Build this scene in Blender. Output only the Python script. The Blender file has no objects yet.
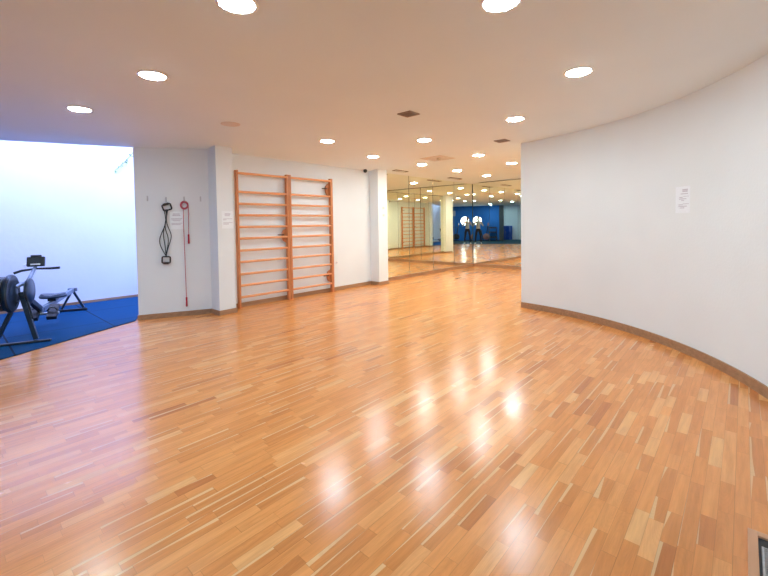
import bpy, bmesh, math, random
from mathutils import Vector, Matrix
random.seed(7)
sc = bpy.context.scene
COL = sc.collection
PI = math.pi
V = Vector

# ------------------------------------------------------------------ materials
def mat(name, base=(.8,.8,.8), rough=.5, metal=0., **kw):
    m = bpy.data.materials.new(name); m.use_nodes = True
    b = m.node_tree.nodes['Principled BSDF']
    b.inputs['Base Color'].default_value = (*base, 1)
    b.inputs['Roughness'].default_value = rough
    b.inputs['Metallic'].default_value = metal
    for k, v in kw.items():
        b.inputs[k].default_value = v
    return m

class NT:
    """tiny helper around a node tree"""
    def __init__(s, m):
        s.t = m.node_tree; s.n = s.t.nodes; s.b = s.n['Principled BSDF']
    def add(s, typ, **kw):
        n = s.n.new(typ)
        for k, v in kw.items(): setattr(n, k, v)
        return n
    def link(s, a, b): s.t.links.new(a, b)
    def math(s, op, a, b=None, c=None):
        n = s.add('ShaderNodeMath', operation=op)
        for i, v in enumerate((a, b, c)):
            if v is None: continue
            if isinstance(v, (int, float)): n.inputs[i].default_value = v
            else: s.link(v, n.inputs[i])
        return n.outputs[0]
    def ramp(s, fac, stops):
        n = s.add('ShaderNodeValToRGB')
        el = n.color_ramp.elements
        while len(el) < len(stops): el.new(.5)
        for e, (p, c) in zip(el, stops): e.position = p; e.color = (*c, 1)
        s.link(fac, n.inputs[0]); return n.outputs[0]
    def mix(s, blend, fac, a, b):
        n = s.add('ShaderNodeMix', data_type='RGBA', blend_type=blend)
        for i, v in ((0, fac), (6, a), (7, b)):
            if isinstance(v, (int, float)): n.inputs[i].default_value = v
            elif isinstance(v, tuple): n.inputs[i].default_value = (*v, 1)
            else: s.link(v, n.inputs[i])
        return n.outputs[2]
    def bump(s, h, strength, dist=.01):
        n = s.add('ShaderNodeBump'); n.inputs['Strength'].default_value = strength
        n.inputs['Distance'].default_value = dist
        s.link(h, n.inputs['Height']); s.link(n.outputs[0], s.b.inputs['Normal'])
    def noise(s, vec, scale, detail=3., rough=.5):
        n = s.add('ShaderNodeTexNoise'); n.inputs['Scale'].default_value = scale
        n.inputs['Detail'].default_value = detail; n.inputs['Roughness'].default_value = rough
        if vec is not None: s.link(vec, n.inputs['Vector'])
        return n.outputs['Fac']

def plaster(name, base, scale=60, strength=.12, var=.03):
    m = mat(name, base, .75); k = NT(m)
    tc = k.add('ShaderNodeTexCoord').outputs['Object']
    f = k.noise(tc, scale, 4); big = k.noise(tc, .9, 2)
    lo = tuple(c*(1-var) for c in base); hi = tuple(min(1, c*(1+var)) for c in base)
    k.link(k.ramp(big, [(.3, lo), (.7, hi)]), k.b.inputs['Base Color'])
    k.bump(f, strength, .006)
    return m

def wood(name, dark, light, axis=1, scale=14, rough=.4):
    m = mat(name, light, rough); k = NT(m)
    tc = k.add('ShaderNodeTexCoord').outputs['Object']
    mp = k.add('ShaderNodeMapping'); k.link(tc, mp.inputs[0])
    s = [scale]*3; s[axis] = scale*.08
    mp.inputs['Scale'].default_value = s
    f = k.noise(mp.outputs[0], 3, 5, .6)
    k.link(k.ramp(f, [(.3, dark), (.7, light)]), k.b.inputs['Base Color'])
    k.bump(f, .1, .003)
    return m

def parquet():
    m = mat('beech_parquet', (.5,.25,.1), .3); k = NT(m)
    tc = k.add('ShaderNodeTexCoord').outputs['Object']
    sep = k.add('ShaderNodeSeparateXYZ'); k.link(tc, sep.inputs[0])
    x, y = sep.outputs[0], sep.outputs[1]
    SW = .064
    u = k.math('DIVIDE', x, SW); row = k.math('FLOOR', u); fu = k.math('FRACT', u)
    wr = k.add('ShaderNodeTexWhiteNoise', noise_dimensions='1D'); k.link(row, wr.inputs['W'])
    r1 = wr.outputs['Value']
    ln = k.math('MULTIPLY_ADD', r1, .20, .27)                # stave length of the row
    v0 = k.math('DIVIDE', y, ln); v1 = k.math('ADD', v0, k.math('MULTIPLY', r1, 37.3))
    # uneven stave lengths inside a row
    wob = k.add('ShaderNodeTexNoise', noise_dimensions='2D')
    cmb = k.add('ShaderNodeCombineXYZ'); k.link(k.math('MULTIPLY', v1, .6), cmb.inputs[0]); k.link(k.math('MULTIPLY', row, 3.7), cmb.inputs[1])
    k.link(cmb.outputs[0], wob.inputs['Vector']); wob.inputs['Scale'].default_value = 1.0; wob.inputs['Detail'].default_value = 0
    v = k.math('MULTIPLY_ADD', wob.outputs['Fac'], 1.3, v1)
    col = k.math('FLOOR', v); fv = k.math('FRACT', v)
    c2 = k.add('ShaderNodeCombineXYZ'); k.link(row, c2.inputs[0]); k.link(col, c2.inputs[1])
    wn = k.add('ShaderNodeTexWhiteNoise', noise_dimensions='2D'); k.link(c2.outputs[0], wn.inputs['Vector'])
    rnd = wn.outputs['Value']
    sc2 = k.add('ShaderNodeSeparateColor'); k.link(wn.outputs['Color'], sc2.inputs[0])
    base = k.ramp(rnd, PARQ)
    # grain, shifted per stave
    mp = k.add('ShaderNodeCombineXYZ')
    k.link(k.math('MULTIPLY', x, 46), mp.inputs[0])
    k.link(k.math('MULTIPLY_ADD', y, 3.2, k.math('MULTIPLY', rnd, 91)), mp.inputs[1])
    k.link(k.math('MULTIPLY', rnd, 50), mp.inputs[2])
    g = k.noise(mp.outputs[0], 1.0, 5, .62)
    base = k.mix('MULTIPLY', .75, base, k.ramp(g, [(.3, (.74,.70,.66)), (.62, (1,1,1))]))
    # pale sapwood sliver along one edge of some staves, tapering
    lw = k.noise(mp.outputs[0], .12, 1)
    edge = k.math('ADD', fu, k.math('MULTIPLY', k.math('SUBTRACT', fv, .5), k.math('MULTIPLY_ADD', sc2.outputs[1], .7, -.35)))
    sliver = k.math('MULTIPLY', k.math('LESS_THAN', edge, k.math('MULTIPLY_ADD', sc2.outputs[2], .24, .03)), k.math('LESS_THAN', sc2.outputs[0], .27))
    base = k.mix('MIX', k.math('MULTIPLY', sliver, .6), base, SAP)
    # flame figure in some staves
    wv = k.add('ShaderNodeTexWave', wave_type='RINGS', rings_direction='Z'); wv.inputs['Scale'].default_value = 1.0
    wv.inputs['Distortion'].default_value = 3.0; wv.inputs['Detail'].default_value = 2.0
    fg = k.add('ShaderNodeCombineXYZ'); k.link(k.math('MULTIPLY', k.math('SUBTRACT', fu, sc2.outputs[0]), 2.6), fg.inputs[0])
    k.link(k.math('MULTIPLY', k.math('SUBTRACT', fv, sc2.outputs[2]), 2.2), fg.inputs[1]); k.link(k.math('MULTIPLY', rnd, 20), fg.inputs[2])
    k.link(fg.outputs[0], wv.inputs['Vector'])
    base = k.mix('MULTIPLY', k.math('MULTIPLY', k.math('GREATER_THAN', sc2.outputs[1],   .45), .22), base, k.ramp(wv.outputs['Fac'], [(.2, (.86,.80,.74)), (.6, (1,1,1))]))
    # joints
    du = k.math('MULTIPLY', k.math('MINIMUM', fu, k.math('SUBTRACT', 1.0, fu)), SW)
    dv = k.math('MULTIPLY', k.math('MINIMUM', fv, k.math('SUBTRACT', 1.0, fv)), ln)
    d = k.math('MINIMUM', du, dv)
    jn = k.math('LESS_THAN', d, .0011)
    # wider joint between boards of three strips
    f3 = k.math('FRACT', k.math('DIVIDE', x, SW*3)); d3 = k.math('MULTIPLY', k.math('MINIMUM', f3, k.math('SUBTRACT', 1.0, f3)), SW*3)
    jn = k.math('MAXIMUM', k.math('MULTIPLY', jn, .35), k.math('MULTIPLY', k.math('LESS_THAN', d3, .0014), .45))
    base = k.mix('MULTIPLY', jn, base, (.35,.27,.22))
    # scuffs
    big = k.noise(tc, 1.6, 4, .6)
    base = k.mix('MULTIPLY', .5, base, k.ramp(big, [(.35, (.90,.88,.86)), (.65, (1,1,1))]))
    k.link(base, k.b.inputs['Base Color'])
    rg = k.math('MULTIPLY_ADD', k.noise(tc, 3.0, 4, .65), .14, FROUGH)
    rg = k.math('ADD', rg, k.math('MULTIPLY', rnd, .05))
    k.link(rg, k.b.inputs['Roughness']); k.b.inputs['Specular IOR Level'].default_value = .7
    hgt = k.math('ADD', k.math('MULTIPLY', g, .25), k.math('ADD', k.math('MULTIPLY', rnd, .25), k.math('MULTIPLY', jn, -.6)))
    k.bump(hgt, .06, .002)
    return m
PARQ = [(0, (.55,.182,.046)), (.06, (.69,.257,.068)), (.5, (.79,.308,.083)), (.88, (.85,.362,.108)), (1, (.89,.46,.170))]
SAP = (.90,.62,.31)
FROUGH = .132

def rubber(name, c0, c1, step, seam=True, y0=0):
    m = mat(name, c0, .62); k = NT(m)
    tc = k.add('ShaderNodeTexCoord').outputs['Object']
    f = k.noise(tc, 170, 3, .7)
    base = k.ramp(f, [(.35, c0), (.7, c1)])
    if seam:
        sep = k.add('ShaderNodeSeparateXYZ'); k.link(tc, sep.inputs[0])
        js = []
        for ax, off in ((0, .57), (1, y0)):
            fr = k.math('FRACT', k.math('DIVIDE', k.math('ADD', sep.outputs[ax], 50*step - off), step))
            js.append(k.math('LESS_THAN', k.math('MULTIPLY', k.math('MINIMUM', fr, k.math('SUBTRACT', 1.0, fr)), step), .010))
        base = k.mix('MULTIPLY', k.math('MAXIMUM', *js), base, (.12,.12,.14))
    k.link(base, k.b.inputs['Base Color']); k.bump(f, .3, .004); k.b.inputs['Specular IOR Level'].default_value = .06
    return m

def speckle(name, c0, c1, rough=.45, scale=40, metal=0.):
    m = mat(name, c0, rough, metal); k = NT(m)
    tc = k.add('ShaderNodeTexCoord').outputs['Object']
    f = k.noise(tc, scale, 3)
    k.link(k.ramp(f, [(.35, c0), (.65, c1)]), k.b.inputs['Base Color'])
    return m

def glow(name, col, s):
    m = mat(name, (.9,.9,.9), .4); b = m.node_tree.nodes['Principled BSDF']
    b.inputs['Emission Color'].default_value = (*col, 1); b.inputs['Emission Strength'].default_value = s
    return m

LAMP = 56.0
M = dict(
    wall=plaster('white_plaster', (.785,.84,.865)),
    rough_wall=plaster('rough_white_plaster', (.80,.86,.87), 45, .25),
    ceil=plaster('white_ceiling_paint', (.80,.905,.95), 90, .04, .015),
    patio=plaster('white_patio_render', (.84,.85,.87), 12, .35, .03),
    blue=plaster('blue_wall_paint', (.015,.15,.52), 60, .06, .05),
    dark=speckle('dark_grey_paint', (.03,.04,.055), (.045,.055,.07)),
    floor=parquet(),
    base=wood('brown_baseboard_wood', (.30,.155,.075), (.46,.26,.14), 1, 10, .45),
    bars=wood('orange_varnished_pine', (.50,.165,.055), (.66,.27,.11), 2, 16, .35),
    rung=wood('orange_varnished_rung', (.70,.29,.115), (.84,.42,.20), 1, 16, .35),
    mirror=mat('mirror_glass', (.92,.93,.80), .012, 1.),
    edge=speckle('green_glass_edge', (.03,.06,.045), (.05,.08,.06), .3),
    warm_lamp=glow('warm_lamp_light', (.92,.97,.92), LAMP*1.45),
    cool_lamp=glow('cool_lamp_light', (.48,.74,1), LAMP*1.9),
    lamp=glow('lamp_light', (.76, .96, 1.06), LAMP),
    trim=speckle('white_enamel', (.80,.80,.80), (.84,.84,.84), .35),
    offlamp=speckle('frosted_white_disc', (.68,.63,.58), (.72,.67,.62), .4),
    vent=speckle('brown_grey_vent_metal', (.27,.22,.19), (.33,.27,.235), .5),
    dark_vent=speckle('dark_brown_vent_metal', (.10,.075,.06), (.14,.105,.085), .5),
    black=speckle('black_plastic', (.012,.012,.014), (.02,.02,.024), .4),
    steel=speckle('brushed_steel', (.50,.51,.53), (.60,.61,.63), .3, 80, 1.),
    mat_blue=rubber('blue_rubber_tiles', (.0002,.040,.115), (.0006,.062,.165), 1.18, True, -11.71),
    mat_rear=rubber('shade_tinted_rubber', (.012,.04,.06), (.02,.06,.085), 1.0, False),  # weaker light at the rear is put into this darker teal colour
    band=speckle('dark_rubber_tube', (.012,.022,.028), (.02,.034,.042), .4),
    red=speckle('red_grip', (.33,.012,.035), (.42,.02,.05), .4),
    pink=speckle('pinkish_red_cord', (.42,.05,.09), (.52,.08,.13), .5),
    paper=speckle('white_paper', (.84,.90,.94), (.87,.93,.97), .7),
    ink=speckle('grey_print', (.56,.56,.62), (.62,.62,.68), .7),
    rower=speckle('blue_grey_enamel', (.016,.03,.05), (.025,.042,.066), .28, 20, .35),
    rower_light=speckle('light_grey_enamel', (.17,.22,.29), (.21,.27,.34), .3, 20, .3),
    mesh=speckle('grey_fan_mesh', (.07,.085,.10), (.11,.125,.14), .45, 150, .4),
    leaf=speckle('green_leaf', (.10,.24,.03), (.16,.32,.06), .5),
    stem=speckle('brown_green_stem', (.12,.14,.06), (.17,.17,.08), .6),
    box=speckle('blue_cabinet_enamel', (.01,.06,.36), (.014,.08,.42), .4),
    day=glow('daylight_pane', (.72,.87,1), 6.0),
    skin=speckle('skin', (.55,.33,.24), (.60,.37,.27), .5),
    shirt=speckle('grey_cotton', (.40,.39,.38), (.46,.45,.44), .8, 70),
    trousers=speckle('black_cotton', (.012,.013,.018), (.02,.022,.028), .8, 70),
    hair=speckle('dark_brown_hair', (.025,.016,.010), (.045,.03,.02), .6, 120),
    shoe=speckle('white_trainer', (.6,.6,.6), (.7,.7,.7), .5),
    pinkm=speckle('dull_pink_panel', (.30,.14,.14), (.36,.17,.16), .5),
)

# ------------------------------------------------------------------ mesh helpers
def box(bm, lo, hi, R=None, o=V((0,0,0)), bevel=0.):
    t = bmesh.new()
    r = bmesh.ops.create_cube(t, size=1.)
    lo, hi = V(lo), V(hi)
    for v in t.verts:
        v.co = V(((v.co.x+.5)*(hi.x-lo.x)+lo.x, (v.co.y+.5)*(hi.y-lo.y)+lo.y, (v.co.z+.5)*(hi.z-lo.z)+lo.z))
    if bevel > 0:
        bmesh.ops.bevel(t, geom=t.edges[:], offset=bevel, segments=2, affect='EDGES', profile=.6)
    if R is not None:
        for v in t.verts: v.co = R @ v.co
    for v in t.verts: v.co += V(o)
    merge(bm, t)

def merge(bm, t):
    me = bpy.data.meshes.new('tmp'); t.to_mesh(me); t.free(); bm.from_mesh(me); bpy.data.meshes.remove(me)

def frame_of(d):
    d = d.normalized(); a = V((0,0,1)) if abs(d.z) < .9 else V((1,0,0))
    u = d.cross(a).normalized(); return u, d.cross(u).normalized()

def tube(bm, pts, rad, n=10, cap=True, flat=None):
    """sweep a circle (or ellipse: flat=(ru, rv)) along points"""
    pts = [V(q) for q in pts]; rings = []
    rr = rad if isinstance(rad, (list, tuple)) else [rad]*len(pts)
    u = None
    for i, q in enumerate(pts):
        d = (pts[min(i+1, len(pts)-1)] - pts[max(i-1, 0)]).normalized()
        if u is None: u, w = frame_of(d)
        else:
            u = (u - d*u.dot(d)).normalized(); w = d.cross(u)
        ring = []
        for k in range(n):
            a = 2*PI*k/n
            ring.append(bm.verts.new(q + (u*math.cos(a) + w*math.sin(a))*rr[i]))
        rings.append(ring)
    for a, b in zip(rings, rings[1:]):
        for k in range(n):
            f = bm.faces.new((a[k], a[(k+1)%n], b[(k+1)%n], b[k])); f.smooth = True
    if cap:
        bm.faces.new(rings[0][::-1]); bm.faces.new(rings[-1])

def bar(bm, a, b, w, h, up=V((0,0,1)), bevel=.004):
    """rectangular bar from a to b; w across, h along up"""
    a, b = V(a), V(b); d = (b-a); L = d.length; d = d.normalized()
    s = d.cross(V(up)).normalized(); t = s.cross(d)
    R = Matrix((s, d, t)).transposed()
    box(bm, (-w/2, 0, -h/2), (w/2, L, h/2), R, a, bevel)

def lathe(bm, c, axis, prof, n=32, caps=True):
    """prof: list of (distance along axis, radius)"""
    c = V(c); d = V(axis).normalized(); u, w = frame_of(d); rings = []
    for s, r in prof:
        if r < 1e-6: rings.append([bm.verts.new(c + d*s)]); continue
        rings.append([bm.verts.new(c + d*s + (u*math.cos(2*PI*k/n) + w*math.sin(2*PI*k/n))*r) for k in range(n)])
    for a, b in zip(rings, rings[1:]):
        for k in range(n):
            k2 = (k+1)%n
            if len(a) == 1 and len(b) == 1: continue
            if len(a) == 1: f = bm.faces.new((a[0], b[k2], b[k]))
            elif len(b) == 1: f = bm.faces.new((a[k], a[k2], b[0]))
            else: f = bm.faces.new((a[k], a[k2], b[k2], b[k]))
            f.smooth = True
    if caps:
        if len(rings[0]) > 1: bm.faces.new(rings[0][::-1])
        if len(rings[-1]) > 1: bm.faces.new(rings[-1])

def prism(bm, poly, z0, z1):
    lo = [bm.verts.new((x, y, z0)) for x, y in poly]; hi = [bm.verts.new((x, y, z1)) for x, y in poly]
    n = len(poly)
    bm.faces.new(lo[::-1]); bm.faces.new(hi)
    for k in range(n): bm.faces.new((lo[k], lo[(k+1)%n], hi[(k+1)%n], hi[k]))

def obj(name, bm, m, parent=None, origin=None, smooth=False):
    """link the bmesh as one object; vertices are in world space (or parent space when the parent is an Empty placed with thing())"""
    if parent is not None: off = root_of(parent)
    else: off = V(origin) if origin is not None else V((0,0,0))
    bmesh.ops.recalc_face_normals(bm, faces=bm.faces[:])
    for v in bm.verts: v.co -= off
    if smooth:
        for f in bm.faces: f.smooth = True
    me = bpy.data.meshes.new(name); bm.to_mesh(me); bm.free()
    o = bpy.data.objects.new(name, me); me.materials.append(m); COL.objects.link(o)
    if parent is not None: o.parent = parent
    else: o.location = off
    if smooth or any(p.use_smooth for p in me.polygons):
        try: me.set_sharp_from_angle(angle=math.radians(40))
        except Exception: pass
    return o
def root_of(o):
    r = V(o.location)
    while o.parent is not None: o = o.parent; r += V(o.location)
    return r
def tag(o, label=None, cat=None, group=None, kind=None):
    if label: o['label'] = label
    if cat: o['category'] = cat
    if group: o['group'] = group
    if kind: o['kind'] = kind
    return o
def thing(name, label, cat, loc, group=None):
    o = bpy.data.objects.new(name, None); COL.objects.link(o); o.location = loc; o.empty_display_size = .1
    return tag(o, label, cat, group)
def struct(name, bm, m): return tag(obj(name, bm, m), kind='structure')
def B(): return bmesh.new()
def copy_tree(o, parent=None):
    c = o.copy(); COL.objects.link(c)
    if parent is not None: c.parent = parent
    for ch in list(o.children): copy_tree(ch, c)
    return c

# ------------------------------------------------------------------ the room
H = 2.868
A = V((-.37, -10.14)); Bp = V((.085, -9.12))
U = (Bp - A).normalized(); N = V((-U.y, U.x))            # along the hook wall / behind it
def ceil_z(x):
    t = max(0, min(1, (.6 - x)/1.0)); return H - .068*t*t*(3-2*t)
def edge_x(y): return A.x + (y - A.y)*U.x/U.y

# floor: one parquet slab under everything
bm = B(); prism(bm, [(-3.1,-20.7),(13.7,-20.7),(13.7,.25),(-3.1,.25)], -.12, 0); struct('floor', bm, M['floor'])
# ceiling, dipping slightly towards the patio edge
bm = B()
ys = [.25, -4.7, -9.0, -9.12, -9.5, -9.85, -10.14] + [-10.14 - .5*i for i in range(1, 11)] + [-15.5, -20.7]
grid = []
for y in ys:
    x0 = -.2 if y > -9.1 else (edge_x(y) - .06 if y > -15.45 else -3.1)
    if -10.1 < y <= -9.1: x0 = min(-.12, edge_x(y) - .12)
    if y == -15.5: x0 = -3.1
    xs = [x0] + [max(x0 + .02*k, v) for k, v in enumerate((-.4,-.2,0,.2,.4,.6,1.2,2.5,4.5,7.5,10.5,13.7), 1)]
    grid.append([(x, y, ceil_z(x)) for x in xs])
for top in (0, 1):
    vs = [[bm.verts.new((x, y, H+.22 if top else z)) for x, y, z in r] for r in grid]
    for a, b in zip(vs, vs[1:]):
        for k in range(len(a)-1):
            f = bm.faces.new((a[k], a[k+1], b[k+1], b[k])); f.smooth = not top
    rim = [vs[0][k] for k in range(len(vs[0]))] + [r[-1] for r in vs[1:]] + vs[-1][::-1][1:] + [r[0] for r in vs[::-1][1:-1]]
    if top == 0: rim0 = rim
for k in range(len(rim)):
    k2 = (k+1) % len(rim); bm.faces.new((rim0[k], rim0[k2], rim[k2], rim[k]))
struct('ceiling', bm, M['ceil'])

WT = H + .1
# left wall (bars and mirrors) with its two pillars
bm = B(); box(bm, (-.2,-9.05,0), (0,.2,WT)); struct('wall_left', bm, M['wall'])
bm = B(); prism(bm, [(-.1,-9.14),(.37,-9.14),(.355,-8.84),(-.1,-8.84)], 0, WT); struct('wall_pillar', bm, M['wall'])
bm = B(); box(bm, (-.1,-5.07,0), (.28,-4.735,WT)); struct('wall_pillar', bm, M['wall'])
# hook wall
bm = B(); q = [A, Bp + U*.06, Bp + U*.06 + N*.13, A + N*.13]
prism(bm, [tuple(v) for v in q], 0, WT - .05); struct('wall_partition', bm, M['wall'])
# back wall, long enough to close the building
bm = B(); box(bm, (-.2,.006,0), (13.7,.25,WT)); struct('wall_back', bm, M['wall'])
bm = B(); box(bm, (13.5,-20.7,0), (13.7,.006,WT)); struct('wall_far', bm, M['wall'])
# curved wall
CC = V((3.6,-9.27)); CR = 3.84
def arc(r, a0, a1, n): return [(CC.x + r*math.cos(math.radians(a0+(a1-a0)*i/n)), CC.y + r*math.sin(math.radians(a0+(a1-a0)*i/n))) for i in range(n+1)]
inner = arc(CR, 83.5, -8, 72); outer = arc(CR+.22, 83.5, -8, 72)
bm = B(); prism(bm, inner + outer[::-1], 0, WT)
for f in bm.faces:
    if abs(f.normal.z) < .5: f.smooth = True
o = struct('wall_right', bm, M['rough_wall'])
bm = B(); box(bm, (4.0,-5.30,0), (4.45,-4.735,WT)); struct('wall_pillar', bm, M['wall'])
bm = B(); prism(bm, [(4.2315,.006),(4.1605,-4.8),(4.6,-4.8),(4.6,.006)], 0, WT); struct('wall_alcove', bm, M['wall'])
# rear of the hall (seen only in the mirrors)
W0, W1 = V((13.5,-15.93)), V((8.23,-17.785))
wd = (W1-W0).normalized(); wn = V((-wd.y, wd.x))
if wn.y > 0: wn = -wn                                       # wn points away from the hall
bm = B(); prism(bm, [tuple(W0), tuple(W1), tuple(W1+wn*.2), tuple(W0+wn*.2)], 0, WT); wall_rear = struct('wall_rear', bm, M['blue'])
bm = B(); prism(bm, [tuple(W1), tuple(W1+wd*.32), tuple(W1+wd*.32+wn*.3), tuple(W1+wn*.3)], 0, WT); struct('wall_pillar', bm, M['dark'])
bm = B(); box(bm, (-3.1,-20.7,0), (13.7,-20.5,WT)); struct('wall_recess', bm, M['wall'])
bm = B(); box(bm, (-3.1,-20.5,0), (-2.9,-15.5,WT)); struct('wall_corner', bm, M['wall'])
# patio: tall white walls open to the sky
PX, PT = -2.85, 5.4
bm = B(); box(bm, (PX-.2,-15.9,0), (PX,-5.8,PT)); struct('wall_patio', bm, M['patio'])
bm = B(); box(bm, (PX,-6.0,0), (-.2,-5.8,PT)); struct('wall_patio_end', bm, M['patio'])
bm = B(); box(bm, (-.45,-9.0,WT+.02), (-.2,-6.0,PT)); struct('wall_patio_upper', bm, M['patio'])
e0, e1 = V((edge_x(-8.9), -8.9)), V((edge_x(-15.5), -15.5))
sh = V((N.x, N.y))*-.25
bm = B(); prism(bm, [tuple(e0+N*.05), tuple(e1+N*.05), tuple(e1+sh), tuple(e0+sh)], H+.2, PT); struct('wall_patio_upper', bm, M['patio'])

# baseboards
BH, BT = .08, .015
def board(pts, h=BH, t=BT):
    """strip along plan points; thickness goes to the left of travel"""
    bm = B(); P = [V(q) for q in pts]; off = []
    for i in range(len(P)):
        d1 = (P[i]-P[i-1]).normalized() if i else None; d2 = (P[i+1]-P[i]).normalized() if i < len(P)-1 else None
        d1 = d1 or d2; d2 = d2 or d1
        n = V((-d1.y-d2.y, d1.x+d2.x)).normalized(); c = n.dot(V((-d1.y, d1.x)))
        off.append(P[i] + n*t/max(c, .3))
    for a, b, c, d in zip(P, P[1:], off, off[1:]):
        prism(bm, [tuple(a), tuple(b), tuple(d), tuple(c)], 0, h)
    return bm
struct('baseboard_partition', board([tuple(Bp), tuple(A), tuple(A+N*.13)][::-1], t=-BT), M['base'])
struct('baseboard_pillar', board([(.085,-9.14),(.37,-9.14),(.355,-8.84),(0,-8.84)], t=-BT), M['base'])
struct('baseboard_left', board([(0,-8.84),(0,-5.07)], t=-BT), M['base'])
struct('baseboard_pillar', board([(0,-5.07),(.28,-5.07),(.28,-4.735),(.0,-4.735)], t=-BT), M['base'])
struct('baseboard_mirror', board([(0,-4.735),(0,0)], .095, -BT), M['base'])
EPS = -.0125
XR0, XR1 = 4.23, 4.16
struct('baseboard_back', board([(0,0),(4.22,4.22*EPS)], .095, -BT), M['base'])
struct('baseboard_alcove', board([(XR0,-.06),(XR1,-4.735)], .095, -BT), M['base'])
struct('baseboard_pillar', board([(4.45,-4.735),(4.0,-4.735),(4.0,-5.30)], t=-BT), M['base'])
struct('baseboard_right', board(inner, .095, -.018), M['base'])
struct('baseboard_patio', board([(PX,-15.3),(PX,-6.0)], .06, -BT), M['base'])
struct('baseboard_rear', board([tuple(W0), tuple(W1)], .08, BT if True else 0), M['dark'])

# rubber flooring
ml = [(-.34,-10.20), (.57,-11.84), (2.31,-15.0), (2.64,-15.0)]
bm = B(); prism(bm, ml + [(2.64,-20.45), (-2.85,-20.45), (-2.85,-15.9), (-2.83,-15.5), (-2.83,-6.02), (-.22,-6.02), (-.24,-9.0), (-.56,-10.10)], .0, .012)
tag(obj('rubber_mat', bm, M['mat_blue']), 'blue rubber tile flooring running out to the white daylit wall', 'floor mat')
bm = B(); prism(bm, [(2.65,-15.0), (8.8,-12.2), (13.45,-10.1), (13.45,-15.9), (8.3,-17.7), (7.8,-18.1), (7.95,-18.35), (9.4,-18.2), (9.4,-20.45), (2.65,-20.45)], 0, .012)
tag(obj('rubber_mat', bm, M['mat_rear']), 'rubber flooring coloured dim teal for the weaker light before the blue wall, seen in the mirrors', 'floor mat')

# ------------------------------------------------------------------ mirrors
def mirror(name_pts, label, group):
    (x0,y0), (x1,y1) = name_pts
    a, b = V((x0,y0,0)), V((x1,y1,0)); d = (b-a).normalized(); n = V((d.y,-d.x,0))   # n faces the room
    a = a + d*.009; b = b - d*.009
    r = thing('mirror_panel', label, 'mirror', (*((a+b)/2).xy, .1), group)
    bm = B(); prism(bm, [tuple((a+n*.0025).xy), tuple((b+n*.0025).xy), tuple(b.xy), tuple(a.xy)], .1, H-.025)
    obj('mirror_glass', bm, M['mirror'], r)
ps = [-4.73, -3.51, -2.36, -1.18, -.012]
nm = ['left-wall mirror pane next to the white pillar', 'second left-wall mirror pane from the white pillar',
      'third left-wall mirror pane from the white pillar', 'left-wall mirror pane meeting the inner corner']
bmk = B(); box(bmk, (.0,-4.73,.1), (.0008,-.0,H-.01)); struct('trim_1', bmk, M['edge'])
for k in range(4): mirror(((.001,ps[k]), (.001,ps[k+1])), nm[k], 'mirror panes in the alcove')
bmk = B(); prism(bmk, [(.0,.0045),(4.225,4.225*EPS+.0045),(4.225,4.225*EPS),(.0,0)], .1, H-.01); struct('trim_2', bmk, M['edge'])
mirror(((.012,.012*EPS-.001), (2.2,2.2*EPS-.001)), 'back-wall mirror pane at the inner corner beside the left panes', 'mirror panes in the alcove')
mirror(((2.2,2.2*EPS-.001), (4.215,4.215*EPS-.001)), 'back-wall mirror pane hidden behind the curved wall end', 'mirror panes in the alcove')
bmk = B(); prism(bmk, [(XR1+.0002,-4.73),(XR0+.0002,-.06),(XR0+.001,-.06),(XR1+.001,-4.73)], .1, H-.01); struct('trim_3', bmk, M['edge'])
def xr(y): return XR0 + (XR1-XR0)*(-y/4.735)
pr = [-.07, -1.18, -2.36, -3.51, -4.73]
nr = ['right alcove mirror pane at the back corner', 'right alcove mirror pane second from the back corner',
      'right alcove mirror pane third from the back corner', 'right alcove mirror pane beside the curved wall end']
for k in range(4): mirror(((xr(pr[k]),pr[k]), (xr(pr[k+1]),pr[k+1])), nr[k], 'mirror panes in the alcove')

# ------------------------------------------------------------------ ceiling fittings
def lamp_at(x, y, label, tone='lamp', first=[None]):
    z = ceil_z(x)
    if first[0] is None:
        r = thing('ceiling_light', label, 'ceiling light', (x, y, z), 'recessed ceiling lights'); c = V((x,y,z))
        bm = B(); lathe(bm, c, (0,0,-1), [(0,.104),(.006,.106),(.009,.114),(.006,.124),(0,.128)], 40, False)
        obj('trim_ring', bm, M['trim'], r)
        bm = B(); lathe(bm, c, (0,0,-1), [(.001,.105),(.008,.102),(.015,.07),(.017,0)], 40, False)
        obj('diffuser', bm, M['lamp'], r); first[0] = r
    else:
        r = copy_tree(first[0]); r.location = (x, y, z); r['label'] = label
        if tone != 'lamp':
            for ch in r.children:
                if ch.name.startswith('diffuser'): ch.data = tone_mesh(ch.data, tone)
TONES = {}
def tone_mesh(me, tone):
    if tone not in TONES:
        m2 = me.copy(); m2.materials.clear(); m2.materials.append(M[tone]); TONES[tone] = m2
    return TONES[tone]
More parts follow.
